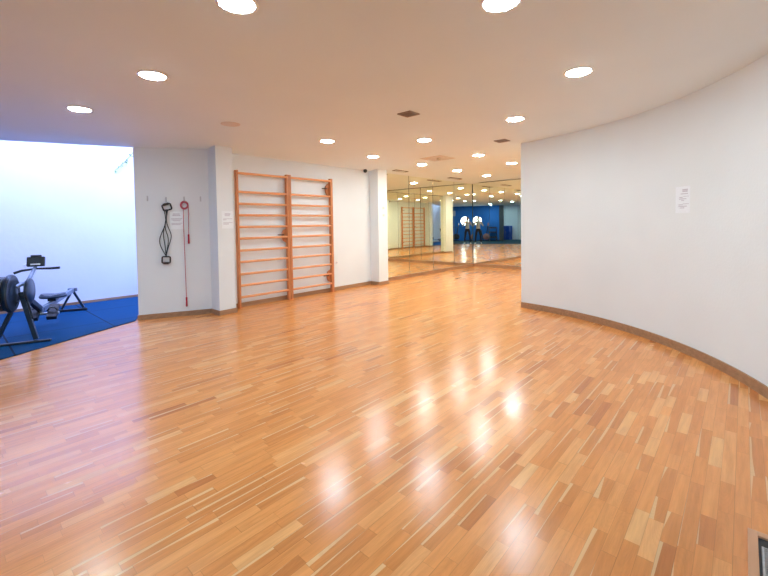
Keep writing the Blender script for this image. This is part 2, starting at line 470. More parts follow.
L = [
 (4.61,-10.99,'bright round ceiling light cut by the top photo edge, left of centre'),
 (5.80,-9.88,'bright round ceiling light cut by the top photo edge, right of centre'),
 (2.97,-10.93,'bright round ceiling light second nearest the daylit patio opening'),
 (1.28,-11.14,'bright round ceiling light nearest the daylit patio opening'),
 (5.79,-8.29,'bright round ceiling light above the curved white wall with the notice'),
 (4.66,-7.10,'bright round ceiling light near the free end of the curved wall'),
 (1.87,-7.98,'bright round ceiling light just in front of the wooden wall bars'),
 (1.35,-6.35,'bright round ceiling light between wall bars and small black security camera'),
 (3.02,-6.89,'bright round ceiling light in mid ceiling, beyond the square vent'),
 (1.36,-4.72,'bright round ceiling light beside the slot vent at the alcove entrance'),
 (2.92,-4.91,'bright round ceiling light beside the beige hatch at the alcove entrance'),
 (1.35,-3.18,'bright round alcove ceiling light second from the mirror corner'),
 (1.34,-1.55,'bright round alcove ceiling light nearest the mirror corner'),
 (2.92,-3.34,'bright round alcove ceiling light beside the edge of the curved wall'),
 (2.92,-1.72,'round alcove ceiling light hidden by the curved wall, doubled in the mirrors'),
 (2.6,-13.3,'round ceiling light left behind the camera, seen only in the mirrors'),
 (5.0,-13.4,'round ceiling light just behind the camera, seen only in the mirrors'),
 (9.3,-12.4,'round ceiling light right behind the camera, seen only in the mirrors'),
 (7.3,-14.6,'round ceiling light above the photographer, seen only in the mirrors'),
 (4.6,-16.3,'round ceiling light before the white recess, seen only in the mirrors'),
 (10.6,-14.6,'round ceiling light before the round window, seen only in the mirrors'),
 (5.6,-18.9,'round ceiling light added to brighten the white recess, seen only in the mirrors'),  # this and the next lamp are added to brighten the recess wall
 (8.9,-19.2,'round ceiling light added to brighten the recess above the blue cabinet, seen only in the mirrors'),
 (8.3,-16.6,'round ceiling light before the dumbbell rack, seen only in the mirrors'),
]
for x, y, l in L: lamp_at(x, y, l, 'warm_lamp' if y > -5.2 else 'cool_lamp' if y < -12 else 'lamp')
bm = B(); lathe(bm, (1.82,-9.61,ceil_z(1.82)), (0,0,-1), [(0,.125),(.006,.12),(.008,.10),(.006,.098),(.006,0)], 36, False)
tag(obj('ceiling_disc', bm, M['offlamp'], origin=(1.82,-9.61,H)), 'pale unlit round disc in the ceiling before the hook wall', 'ceiling disc')

def square_vent(x, y, label):
    r = thing('ceiling_vent', label, 'vent', (x, y, H), 'square ceiling vents')
    bm = B(); s = .1
    for a in (0,1):
        for sg in (-1,1):
            if a == 0: box(bm, (x-s, y+sg*(s-.008)-.008, H-.012), (x+s, y+sg*(s-.008)+.008, H))
            else: box(bm, (x+sg*(s-.008)-.008, y-s+.016, H-.012), (x+sg*(s-.008)+.008, y+s-.016, H))
    obj('frame', bm, M['vent'], r)
    bm = B()
    for k in range(9):
        yy = y - .08 + .02*k; box(bm, (x-.084, yy-.004, -.006), (x+.084, yy+.004, .006), None, (0,0,H-.007))
    box(bm, (x-.084,y-.084,H-.0025), (x+.084,y+.084,H-.0005))
    obj('louvre', bm, M['vent'], r)
square_vent(3.82,-8.31,'small square brown ceiling vent near the centre of the photo')
square_vent(3.905,-5.905,'small square brown ceiling vent by the end of the curved wall')
def slot_vent(x, y, L_, label):
    r = thing('slot_vent', label, 'vent', (x, y, H), 'slot vents above the left mirrors')
    bm = B(); w = .07
    box(bm, (x-w,y-L_/2,H-.010), (x-w+.012,y+L_/2,H)); box(bm, (x+w-.012,y-L_/2,H-.010), (x+w,y+L_/2,H))
    box(bm, (x-w+.012,y-L_/2,H-.010), (x+w-.012,y-L_/2+.012,H)); box(bm, (x-w+.012,y+L_/2-.012,H-.010), (x+w-.012,y+L_/2,H))
    for v in bm.verts:
        if v.co.z < H-.005: v.co.z = H-.022
    obj('frame', bm, M['dark_vent'], r)
    bm = B(); box(bm, (x-w+.012,y-L_/2+.012,H-.002), (x+w-.012,y+L_/2-.012,H-.0004))
    for k in (-1,0,1): box(bm, (x+k*.026-.003,y-L_/2+.012,H-.008), (x+k*.026+.003,y+L_/2-.012,H-.0015))
    obj('louvre', bm, M['black'], r)
slot_vent(.36,-4.30,.50,'dark slot vent in the ceiling beside the white pillar and mirrors')
slot_vent(.38,-1.72,.62,'dark slot vent in the ceiling near the mirror corner')
x, y = 2.13, -5.2
r = thing('ceiling_hatch', 'faint beige square access hatch in the ceiling at the alcove entrance', 'hatch', (x,y,H))
bm = B(); s = .27
box(bm, (x-s,y-s,H-.006), (x+s,y-s+.02,H)); box(bm, (x-s,y+s-.02,H-.006), (x+s,y+s,H)); box(bm, (x-s,y-s+.02,H-.006), (x-s+.02,y+s-.02,H)); box(bm, (x+s-.02,y-s+.02,H-.006), (x+s,y+s-.02,H))
obj('frame', bm, M['offlamp'], r)
bm = B(); box(bm, (x-s+.023,y-s+.023,H-.003), (x+s-.023,y+s-.023,H)); obj('panel', bm, M['offlamp'], r)
bm = B(); lathe(bm, (x+.02,y+.02,H-.003), (0,0,-1), [(0,.05),(.025,.046),(.035,.03),(.035,0)], 24, False); obj('sensor', bm, speckle('cream_plastic', (.70,.60,.42), (.74,.64,.46)), r)
# security camera on the left wall
r = thing('security_camera', 'small black dome security camera high on the white wall', 'camera', (.0,-5.30,2.83))
bm = B(); lathe(bm, (0,-5.30,2.82), (1,0,0), [(0,.045),(.03,.045),(.04,.038),(.04,0)], 24, False); obj('mount', bm, M['trim'], r)
bm = B(); lathe(bm, (.085,-5.30,2.80), (.5,-.1,-1), [(-.05,0),(-.045,.022),(-.03,.038),(-.005,.048),(.02,.044),(.04,.028),(.05,0)], 24, False); obj('dome', bm, M['black'], r)

# ------------------------------------------------------------------ wall bars
r = thing('wall_bars', 'double set of orange wooden wall bars standing against the white wall', 'wall bars', (.08,-7.53,0))
UPR = [(-8.655,-8.615), (-7.585,-7.537), (-7.529,-7.481), (-6.445,-6.385)]
for a, b in UPR:
    bm = B(); box(bm, (.052,a,0), (.128,b,2.52), None, V((0,0,0)), .004); obj('upright', bm, M['bars'], r)
zs = [2.466,2.13,1.912,1.703,1.487,1.275,1.055,.846,.621,.411,.197]
for (y0, y1) in ((-8.615,-7.585), (-7.481,-6.445)):
    for i, z in enumerate(zs):
        xc = .118 if i == 0 else .095
        bm = B(); tube(bm, [(xc,y0-.012,z),(xc,y0+.02,z),(xc,(y0+y1)/2,z),(xc,y1-.02,z),(xc,y1+.012,z)], .0225, 12)
        obj('rung', bm, M['rung'], r)
for (yu, z) in ((-7.585,1.30), (-6.445,2.28), (-6.445,.36)):
    br = bpy.data.objects.new('bracket', None); COL.objects.link(br); br.parent = r; br.location = (0,0,0)
    COL.objects.unlink(br); bpy.data.objects.remove(br)
    bm = B()
    n = 14
    pts = [(yu, z-.14)] + [(yu - .085*math.sin(PI*k/n), z - .13*math.cos(PI*k/n)) for k in range(n+1)] + [(yu, z+.14)]
    lo = [bm.verts.new((.03, a, b)) for a, b in pts]; hi = [bm.verts.new((.06, a, b)) for a, b in pts]
    bm.faces.new(lo); bm.faces.new(hi[::-1])
    for k in range(len(pts)): bm.faces.new((lo[k], lo[(k+1)%len(pts)], hi[(k+1)%len(pts)], hi[k]))
    bk = obj('bracket', bm, M['bars'], r)
    bm = B(); tube(bm, [(.0,yu-.06,z+.02),(.075,yu-.06,z+.02),(.08,yu-.065,z+.02),(.08,yu-.20,z+.02)], .011, 10)
    bo = obj('bolt', bm, M['black'], bk); bo['label'] = 'black metal bolt'

# ------------------------------------------------------------------ things on the hook wall
def onp(s, z, d=0.):
    """point on the hook wall: s along it from its free end, d out into the room"""
    q = A + U*s - N*d; return V((q.x, q.y, z))
U3, N3 = V((U.x,U.y,0)), V((-N.x,-N.y,0))
for s, z, l in ((.18,1.97,'bare silver hook on the white wall nearest the daylit opening'),
                (.446,1.955,'silver hook holding the dark resistance bands on the white wall'),
                (.714,1.965,'silver hook holding the red skipping rope on the white wall'),
                (.966,1.97,'bare silver hook on the white wall beside the pillar')):
    r = thing('wall_hook', l, 'hook', onp(s,z), 'hooks on the white wall')
    bm = B(); c = onp(s,z)
    R = Matrix((U3, N3, V((0,0,1)))).transposed()
    box(bm, (-.011,0,-.035), (.011,.004,.05), R, c, .0015); obj('plate', bm, M['steel'], r)
    bm = B(); tube(bm, [onp(s,z-.02,.003), onp(s,z-.025,.025), onp(s,z-.022,.038), onp(s,z-.005,.046), onp(s,z+.012,.048)], [.004,.004,.004,.004,.006], 8); obj('hook_arm', bm, M['steel'], r)

# resistance bands
r = thing('resistance_band', 'dark resistance bands with black loop handles hanging from a hook', 'resistance band', onp(.45,1.93))
def loop_handle(cs, cz, w, h, tilt, name, grip_low):
    bm = B(); ct, st = math.cos(tilt), math.sin(tilt)
    def P(a, b): return onp(cs + a*ct - b*st, cz + a*st + b*ct, .045)
    pts = []
    for cx, cy, a0 in ((w/2-.02,h/2-.02,0),(-w/2+.02,h/2-.02,90),(-w/2+.02,-h/2+.02,180),(w/2-.02,-h/2+.02,270)):
        for k in range(4):
            a = math.radians(a0 + 30*k); pts.append((cx + .02*math.cos(a), cy + .02*math.sin(a)))
    pts.append(pts[0]); tube(bm, [P(a,b) for a, b in pts], .012, 8, False)
    hd = obj(name, bm, M['black'], r)
    bm = B(); yy = -h/2 if grip_low else h/2
    tube(bm, [P(-w/2+.02,yy), P(w/2-.02,yy)], .020, 12); obj('grip', bm, M['black'], hd)
loop_handle(.458,1.835,.125,.10,.30,'handle',False)
loop_handle(.424,.965,.118,.105,-.05,'handle',True)
for k, (w0, ph) in enumerate(((-.035,0),(-.008,1.1),(.012,2.2),(.03,3.4))):
    pts = []
    for i in range(25):
        t = i/24; z = 1.80 - t*.78
        s = .445 - .02*t + 1.5*w0*math.sin(PI*t**1.7)*(.5+.9*t) + .8*w0*(1-t)**2 + .030*math.sin(2*PI*t*1.2+ph)*math.sin(PI*t)
        if t > .55: s -= .015*math.sin(PI*(t-.55)/.45)
        pts.append(onp(s, z, .03+.006*k))
    bm = B(); tube(bm, pts, .0068, 8); obj('rubber_tube', bm, M['band'], r)

# skipping rope
r = thing('skipping_rope', 'thin red skipping rope coiled on a hook, its red handles hanging down', 'skipping rope', onp(.715,1.93))
bm = B(); pts = []
for i in range(97):
    a = 2*PI*i/24; rr = .050 + .012*math.sin(a*.27) + .004*(i/97)
    pts.append(onp(.715 + rr*math.sin(a), 1.868 + rr*1.12*math.cos(a), .018 + .016*(i/97)))
tube(bm, pts, .0055, 6); obj('coil', bm, M['pink'], r)
bm = B(); tube(bm, [onp(.765,1.90,.03), onp(.775,1.84,.03), onp(.772,1.6,.03), onp(.768,1.36,.03)], .0052, 6); obj('cord', bm, M['pink'], r)
bm = B(); tube(bm, [onp(.70,1.83,.03), onp(.695,1.6,.03), onp(.70,1.0,.03), onp(.705,.32,.03)], .0052, 6); obj('cord', bm, M['pink'], r)
for s, z in ((.766,1.30), (.706,.24)):
    bm = B(); lathe(bm, onp(s,z+.08,.03), (0,0,-1), [(0,.007),(.005,.013),(.02,.014),(.05,.012),(.13,.015),(.155,.016),(.16,.012),(.16,0)], 14); obj('handle', bm, M['red'], r)

def notice(origin, ux, nrm, w, h, lines, label, scale=1.):
    """sheet of paper with rows of small print; origin is its centre"""
    origin, ux, nrm = V(origin), V(ux).normalized(), V(nrm).normalized(); uz = V((0,0,1))
    R = Matrix((ux, nrm, uz)).transposed()
    r = thing('paper_notice', label, 'notice', origin, 'printed notices on the walls')
    bm = B(); box(bm, (-w/2,.0005,-h/2), (w/2,.002,h/2), R, origin); obj('sheet', bm, M['paper'], r)
    bm = B()
    for (a, b, z, t) in lines: box(bm, (a*w,.002,z*h-t*h/2), (b*w,.0026,z*h+t*h/2), R, origin)
    p_ = obj('print', bm, M['ink'], r); p_['label'] = 'rows of grey print'
T1 = [(-.30,.20,.36,.05),(-.32,.24,.28,.05),(-.40,.36,.10,.035),(-.40,.30,.03,.035),(-.30,.2,-.02,.03),(-.40,.36,-.16,.035),(-.40,.24,-.23,.035)]
notice(onp(.60,1.615), U3, N3, .21, .297, T1, 'white printed notice on the wall behind the resistance bands')
pu = V((-.015,.30,0)).normalized(); pn = V((pu.y,-pu.x,0))
T2 = [(-.25,.25,.33,.07),(-.25,.20,.24,.05),(-.38,.42,.06,.03),(-.40,-.1,-.0,.04),(-.38,.42,-.16,.03),(-.38,.10,-.24,.05)]
notice(V((.37,-9.14,1.615)) + pu*.185, pu, pn, .21, .297, T2, 'white printed notice on the pillar beside the wall bars')
ang = math.radians(42.7); cn = V((-math.cos(ang),-math.sin(ang),0)); cu = V((math.sin(ang),-math.cos(ang),0))
co = V((CC.x+(CR-.003)*math.cos(ang), CC.y+(CR-.003)*math.sin(ang), 1.722))
T3 = [(-.02,.36,.37,.05),(-.02,.34,.31,.045),(-.14,.36,.22,.03),(.05,.42,.12,.018),(-.24,.0,.09,.03),(-.24,.26,.03,.03),(-.1,.1,-.03,.03),(.0,.42,-.16,.02),(-.30,.0,-.19,.03),(-.30,.3,-.25,.03),(-.2,.12,-.31,.03)]
notice(co, cu, cn, .213, .297, T3, 'white printed notice on the curved wall')
bmk = None

# socket and switches
r = thing('wall_socket', 'small white wall socket right of the wall bars, low on the wall', 'socket', (0,-6.205,.635))
bm = B(); box(bm, (.0,-6.245,.595), (.01,-6.165,.675), None, V((0,0,0)), .003); obj('plate', bm, M['trim'], r)
bm = B(); lathe(bm, (.01,-6.205,.635), (1,0,0), [(0,.024),(.003,.024),(.003,.019),(.0005,.018),(.0005,0)], 20, False); obj('socket_insert', bm, M['ink'], r)
for z, l in ((1.90,'upper small white switch on the pillar beside the mirrors'), (1.72,'lower small white switch on the pillar beside the mirrors')):
    r = thing('light_switch', l, 'switch', (.28,-4.88,z), 'switches on the pillar')
    bm = B(); box(bm, (.28,-4.92,z-.04), (.289,-4.84,z+.04), None, V((0,0,0)), .003); obj('plate', bm, M['trim'], r)
    bm = B(); box(bm, (.289,-4.905,z-.025), (.293,-4.855,z+.025), None, V((0,0,0)), .0015); obj('rocker', bm, M['offlamp'], r)

# ------------------------------------------------------------------ floor grille (bottom right)
r = thing('floor_grille', 'wooden-framed metal grille set in the parquet at bottom right', 'floor grille', (7.13,-10.15,0))
x0, x1, y1, y0, fw_ = 6.962, 7.33, -9.70, -10.75, .036
bm = B(); box(bm, (x0,y0,0), (x0+fw_,y1,.012), None, V((0,0,0)), .002); box(bm, (x1-fw_,y0,0), (x1,y1,.012), None, V((0,0,0)), .002)
box(bm, (x0+fw_,y1-fw_,0), (x1-fw_,y1,.012), None, V((0,0,0)), .002); box(bm, (x0+fw_,y0,0), (x1-fw_,y0+fw_,.012), None, V((0,0,0)), .002)
obj('frame', bm, wood('warm_frame_wood', (.58,.29,.15), (.66,.35,.19), 1, 12, .35), r)
bm = B(); box(bm, (x0+fw_,y0+fw_,.0004), (x1-fw_,y1-fw_,.002)); obj('tray', bm, M['black'], r)
bm = B(); y = y1-fw_-.075
while y > y0+fw_+.02:
    box(bm, (x0+fw_+.01,y-.0035,.002), (x1-fw_-.002,y+.0035,.010)); y -= .014
box(bm, (x0+fw_+.012,y0+fw_+.01,.0025), (x0+fw_+.018,y1-fw_-.07,.0105))
obj('slats', bm, M['steel'], r)

# ------------------------------------------------------------------ rowing machine
F0 = V((-.07,-11.58,.012)); AX = V((-.93,.375,0)).normalized(); LA = V((AX.y,-AX.x,0))
def rp(s, l, z): return F0 + AX*s + LA*l + V((0,0,z))
r = thing('rowing_machine', 'dark rowing machine with a fan drum standing on the blue rubber floor', 'rowing machine', F0)
bm = B(); lathe(bm, rp(-.05,-.34,.67), LA, [(0,0),(0,.205),(.01,.215),(.22,.215),(.235,.205),(.235,0)], 40, False)
dr = obj('fan_drum', bm, M['mesh'], r)
bm = B()
for k in range(9):
    lathe(bm, rp(-.05,-.325+.025*k,.67), LA, [(0,.216),(.003,.220),(.008,.220),(.011,.216)], 40, False)
obj('drum_grille', bm, M['black'], dr)
bm = B(); lathe(bm, rp(-.05,-.105,.67), LA, [(0,0),(0,.235),(.012,.245),(.035,.245),(.05,.232),(.055,.19),(.05,.17),(.06,.10),(.07,.06),(.07,0)], 44, False); obj('drum_cover', bm, M['rower'], r)
bm = B(); lathe(bm, rp(-.05,-.36,.67), LA, [(0,0),(0,.22),(.006,.235),(.016,.235),(.02,.22),(.02,0)], 44, False); obj('drum_cover', bm, M['rower'], r)
bm = B(); lathe(bm, rp(.18,.02,.66), LA, [(0,0),(0,.16),(.01,.175),(.03,.175),(.04,.16),(.04,0)], 36, False); obj('chain_housing', bm, M['rower'], r)
# front legs, foot bar
bm = B(); bar(bm, rp(.02,-.05,.56), rp(0,-.27,.04), .045, .05, AX); obj('front_leg', bm, M['rower'], r)
bm = B(); bar(bm, rp(.05,.0,.60), rp(0,.14,.04), .05, .055, AX); obj('front_leg', bm, M['rower'], r)
bm = B(); bar(bm, rp(.10,-.015,.66), rp(.02,.085,.30), .075, .03, AX); obj('fork', bm, M['black'], r)
bm = B(); bar(bm, rp(-.03,-.42,.014), rp(-.03,.30,.014), .06, .028, V((0,0,1)), .008); obj('foot_bar', bm, M['black'], r)
# beam to foot rests, rail
bm = B(); bar(bm, rp(.02,.01,.64), rp(.66,.04,.30), .055, .07); obj('beam', bm, M['rower'], r)
bm = B(); bar(bm, rp(.56,.04,.32), rp(2.26,.07,.375), .05, .07); obj('rail', bm, M['rower_light'], r)
for sg in (-1, 1):
    bm = B(); c = 0.085 + sg*.105
    q = [rp(.40,c,.24), rp(.52,c,.20), rp(.60,c,.34)]
    bar(bm, rp(.46,c,.215), rp(.66,c,.37), .115, .06, V((0,0,1)), .006)
    fr = obj('foot_rest', bm, M['black'], r)
    bm = B(); tube(bm, [rp(.53,c-.06,.31), rp(.52,c-.03,.36), rp(.52,c+.03,.36), rp(.53,c+.06,.31)], .012, 8); obj('strap', bm, M['black'], fr)
bm = B(); tube(bm, [rp(.56,-.12,.27), rp(.56,.26,.27)], .02, 12); obj('axle', bm, M['steel'], r)
# seat
bm = B(); prof = []
for k in range(24):
    a = 2*PI*k/24; prof.append((.14*math.cos(a)*(1 - .18*math.cos(a)), .17*math.sin(a)))
lo = [bm.verts.new(rp(1.12+a, .06+b, .425)) for a, b in prof]; md = [bm.verts.new(rp(1.12+a*1.04, .06+b*1.04, .45)) for a, b in prof]; hi = [bm.verts.new(rp(1.12+a*.9, .06+b*.9, .468 + .02*(abs(b)/.17))) for a, b in prof]
cv = bm.verts.new(rp(1.12,.06,.462)); bm.faces.new(lo)
for k in range(24):
    k2 = (k+1)%24
    for p_, q_ in ((lo,md),(md,hi)): bm.faces.new((p_[k],p_[k2],q_[k2],q_[k]))
    bm.faces.new((hi[k],hi[k2],cv))
se = obj('seat', bm, M['rower'], r, smooth=True)
bm = B(); box(bm, (-.09,-.05,0), (.09,.05,.05), Matrix((AX,LA,V((0,0,1)))).transposed(), rp(1.12,.06,.378)); obj('carriage', bm, M['black'], se)
# rear legs
bm = B(); bar(bm, rp(2.22,.06,.36), rp(2.18,-.09,.05), .035, .04, AX); obj('rear_leg', bm, M['rower'], r)
bm = B(); bar(bm, rp(2.22,.08,.36), rp(2.20,.23,.05), .035, .04, AX); obj('rear_leg', bm, M['rower'], r)
bm = B(); bar(bm, rp(2.20,-.13,.02), rp(2.20,.28,.02), .055, .04, V((0,0,1)), .008); obj('foot_bar', bm, M['black'], r)
bm = B(); bar(bm, rp(2.23,.0,.385), rp(2.23,.14,.385), .05, .06, V((0,0,1)), .01); obj('rail_end', bm, M['rower_light'], r)
# monitor arm, monitor, handle
bm = B(); tube(bm, [rp(.02,-.06,.735), rp(.10,-.04,.755), rp(.20,-.005,.765), rp(.27,.01,.80), rp(.50,.03,.965)], [.028,.027,.026,.024,.02], 12); obj('monitor_arm', bm, M['rower_light'], r)
bm = B(); Rm = Matrix((LA, AX, V((0,0,1)))).transposed(); Rx = Matrix.Rotation(math.radians(-14), 3, 'X')
box(bm, (-.10,-.025,-.065), (.10,.03,.07), Rm @ Rx, rp(.50,.035,1.03), .012); box(bm, (-.06,-.02,.07), (.06,.02,.095), Rm @ Rx, rp(.50,.035,1.03), .006)
mo = obj('monitor', bm, M['black'], r)
bm = B(); box(bm, (-.055,-.0275,-.05), (.055,-.025,-.03), Rm @ Rx, rp(.50,.035,1.03)); x_ = obj('monitor_badge', bm, M['paper'], mo); x_['label'] = 'pale strip on the back of the monitor'
bm = B(); tube(bm, [rp(.46,-.20,.885), rp(.47,-.12,.915), rp(.47,.04,.935), rp(.47,.20,.93), rp(.46,.31,.935)], [.018,.016,.012,.016,.018], 12); obj('handle', bm, M['black'], r)
bm = B(); tube(bm, [rp(.46,-.06,.94), rp(.35,-.06,1.0), rp(.42,-.05,1.02)], .004, 6); obj('cable', bm, M['paper'], r)

# ------------------------------------------------------------------ vine hanging on the patio wall
r = thing('climbing_vine', 'thin green vine sprig hanging down the white patio wall', 'vine', (PX+.03,-9.5,2.7))
st = [V((PX+.03,-9.78,2.70)), V((PX+.05,-9.68,2.80)), V((PX+.04,-9.58,2.92)), V((PX+.05,-9.48,3.04)), V((PX+.04,-9.38,3.2)), V((PX+.04,-9.15,3.7)), V((PX+.03,-8.9,4.4)), V((PX+.03,-8.8,5.39))]
bm = B(); tube(bm, st, [.003,.004,.005,.006,.006,.007,.007,.008], 6); obj('stem', bm, M['stem'], r)
bm = B()
for i in range(34):
    t = (i/34)*4.6; k = int(t); q = st[k].lerp(st[k+1], t-k)
    if random.random() < .25 and i < 40: continue
    d = V((.25+.5*random.random(), random.uniform(-1,1), random.uniform(-1,.3))).normalized(); s = .035+.04*random.random()
    u, w = frame_of(d); b0 = q + d*.01
    pts = [b0, b0+d*s*.35+u*s*.3, b0+d*s*.75+u*s*.22, b0+d*s, b0+d*s*.75-u*s*.22, b0+d*s*.35-u*s*.3]
    mid = b0+d*s*.5+w*s*.08
    vs = [bm.verts.new(v) for v in pts]; mv = bm.verts.new(mid)
    for j in range(6): bm.faces.new((vs[j], vs[(j+1)%6], mv))
o = obj('leaves', bm, M['leaf'], r)
sol = o.modifiers.new('thick', 'SOLIDIFY'); sol.thickness = .0015

# ------------------------------------------------------------------ rear of the hall (reflected)
W03, WD3, WN3 = V((W0.x,W0.y,0)), V((wd.x,wd.y,0)), V((-wn.x,-wn.y,0))     # WN3 into the hall
def rw(px_pt, z, d=0.):
    s = (V(px_pt)-W0).dot(wd); q = W0 + wd*s; return V((q.x,q.y,z)) + WN3*d
# round window
c = rw((9.88,-17.21), 1.66)
bm = B(); lathe(bm, c+WN3*.001, WN3, [(0,.325),(.012,.325),(.012,0)], 48, False); w_ = struct('window_1', bm, M['day'])
bm = B(); lathe(bm, c, WN3, [(0,.33),(.03,.33),(.03,.37),(0,.37),(0,.33)], 48, False); struct('trim_4', bm, M['trim'])
# framed notice
c = rw((10.78,-16.9), 2.30)
r = thing('framed_notice', 'pale framed notice on the blue wall, seen in the mirror', 'notice', c)
Rr = Matrix((WD3, WN3, V((0,0,1)))).transposed()
bm = B(); box(bm, (-.14,.001,-.22), (.14,.012,.22), Rr, c); obj('frame', bm, M['steel'], r)
bm = B(); box(bm, (-.12,.012,-.2), (.12,.014,.2), Rr, c); obj('sheet', bm, speckle('lilac_grey_paper', (.35,.38,.48), (.40,.43,.54)), r)
# exercise bikes
def bike(pt, label, panel):
    c = rw(pt, .013, .62); r = thing('exercise_bike', label, 'exercise bike', c, 'exercise bikes by the blue wall')
    f, s = WD3, WN3
    def P(a, b, z): return c + f*a + s*b + V((0,0,z))
    bm = B(); bar(bm, P(-.42,-.22,.03), P(-.42,.22,.03), .06, .05); bar(bm, P(.42,-.22,.03), P(.42,.22,.03), .06, .05); bar(bm, P(-.42,0,.05), P(.42,0,.05), .06, .05); obj('base', bm, M['black'], r)
    bm = B(); lathe(bm, P(.18,-.07,.36), s, [(0,0),(0,.22),(.02,.25),(.12,.25),(.14,.22),(.14,0)], 30, False); obj('flywheel_cover', bm, panel, r)
    bm = B(); bar(bm, P(-.05,0,.07), P(-.22,0,.80), .06, .07); obj('seat_post', bm, M['black'], r)
    bm = B(); lathe(bm, P(-.24,0,.80), (0,0,1), [(0,.04),(.01,.12),(.05,.13),(.07,.09),(.075,0)], 24); obj('seat', bm, M['black'], r)
    bm = B(); bar(bm, P(.2,0,.5), P(.34,0,1.25), .06, .07); obj('handlebar_post', bm, M['black'], r)
    bm = B(); tube(bm, [P(.12,-.22,1.12), P(.30,-.24,1.16), P(.34,0,1.12), P(.30,.24,1.16), P(.12,.22,1.12)], .018, 10); obj('handlebar', bm, M['black'], r)
    bm = B(); box(bm, (-.03,-.14,0), (.03,.14,.24), Matrix((f,s,V((0,0,1)))).transposed(), P(.35,0,1.22), .01); obj('console', bm, panel, r)
    for sg in (-1, 1):
        bm = B(); bar(bm, P(.18,sg*.10,.36), P(.18+sg*.14,sg*.10,.30), .02, .03); bar(bm, P(.18+sg*.14,sg*.09,.30), P(.18+sg*.14,sg*.20,.30), .09, .025); obj('pedal', bm, M['black'], r)
bike((10.62,-16.95), 'dark exercise bike left of the round window, seen in the mirror', M['black'])
bike((9.28,-17.42), 'pinkish exercise bike between round window and dumbbell rack, in the mirror', M['pinkm'])
# dumbbell rack
c = rw((8.68,-17.63), .016, .33); f, s = WD3, WN3
def P(a, b, z): return c + f*a + s*b + V((0,0,z))
r = thing('dumbbell_rack', 'dark three-shelf dumbbell rack against the blue wall, in the mirror', 'rack', c)
for sg in (-1,1):
    bm = B(); bar(bm, P(sg*.30,-.16,0), P(sg*.30,-.16,1.1), .05, .05, s); bar(bm, P(sg*.30,.2,.04), P(sg*.30,-.16,.62), .04, .04, f); bar(bm, P(sg*.30,-.2,.02), P(sg*.30,.24,.02), .05, .04); obj('side_frame', bm, M['dark'], r)
for z in (.25,.65,1.02):
    bm = B(); box(bm, (-.30,-.15,-.015), (.30,.13,.015), Matrix((f,s,V((0,0,1)))).transposed(), P(0,0,z), .004); obj('shelf', bm, M['dark'], r)
first = None
for z, nme in ((.25,'bottom'),(.65,'middle'),(1.02,'top')):
    for k in range(4):
        q = P(-.21+.14*k, -.01, z+.015)
        if first is None:
            bm = B()
            cz = q + V((0,0,.05))
            lathe(bm, cz - s*.11, s, [(0,0),(0,.04),(.01,.05),(.06,.05),(.07,.04),(.07,.016),(.15,.016),(.15,.04),(.16,.05),(.21,.05),(.22,.04),(.22,0)], 14, False)
            first = o = obj('dumbbell', bm, M['black'], origin=q)
        else:
            o = first.copy(); COL.objects.link(o); o.location = q
        tag(o, 'black dumbbell lying on the %s shelf of the reflected dumbbell rack' % nme, 'dumbbell', 'dumbbells on the %s shelf' % nme)
# blue cabinet in the recess
c = V((8.72,-20.17,.016))
r = thing('storage_cabinet', 'blue storage cabinet against the white recess wall, in the mirror', 'cabinet', c)
bm = B(); box(bm, (-.32,-.3,0), (.32,.28,1.18), None, c, .01); obj('body', bm, M['box'], r)
for sg in (-1,1):
    bm = B(); box(bm, (min(sg*.01,sg*.30),.28,.05), (max(sg*.01,sg*.30),.30,1.14), None, c, .004); d_ = obj('door', bm, M['box'], r)
    bm = B(); tube(bm, [c+V((sg*.04,.30,.55)), c+V((sg*.04,.325,.56)), c+V((sg*.04,.325,.68)), c+V((sg*.04,.30,.69))], .007, 8); obj('handle', bm, M['steel'], d_)

# ------------------------------------------------------------------ photographer (seen only in the mirrors)
CAM = V((6.93569,-12.25742,1.5))
fdir = V((-.4925,.870,0)); rdir = V((fdir.y,-fdir.x,0))
PO = CAM - fdir*.75; PO.z = 0
def pp(x, y, z): return PO + rdir*x + fdir*y + V((0,0,z))
def skin_mesh(nodes, edges, sub=2):
    """nodes: {name: (point, radius)}, grown into one surface"""
    names = list(nodes); me = bpy.data.meshes.new('skin')
    me.from_pydata([nodes[n][0] for n in names], [(names.index(a), names.index(b)) for a, b in edges], [])
    o = bpy.data.objects.new('skin', me); COL.objects.link(o)
    sk = o.modifiers.new('skin', 'SKIN'); sk.use_smooth_shade = True; sk.branch_smoothing = .6
    for i, n in enumerate(names):
        rad = nodes[n][1]; rad = rad if isinstance(rad, tuple) else (rad, rad)
        me.skin_vertices[0].data[i].radius = rad; me.skin_vertices[0].data[i].use_root = (i == 0)
    ss = o.modifiers.new('sub', 'SUBSURF'); ss.levels = sub; ss.render_levels = sub
    dg = bpy.context.evaluated_depsgraph_get(); dg.update()
    ev = o.evaluated_get(dg); m2 = bpy.data.meshes.new_from_object(ev)
    bpy.data.objects.remove(o); bpy.data.meshes.remove(me)
    bm = B(); bm.from_mesh(m2); bpy.data.meshes.remove(m2); return bm
nd = {'pelvis':(pp(0,0,.93),(.165,.12)),'waist':(pp(0,.0,1.08),(.15,.11)),'chest':(pp(0,.0,1.27),(.175,.125)),'upper':(pp(0,-.01,1.39),(.11,.08)),
      'neck':(pp(0,.0,1.47),.055),'neck2':(pp(0,.015,1.53),.052)}
ed = [('pelvis','waist'),('waist','chest'),('chest','upper'),('upper','neck'),('neck','neck2')]
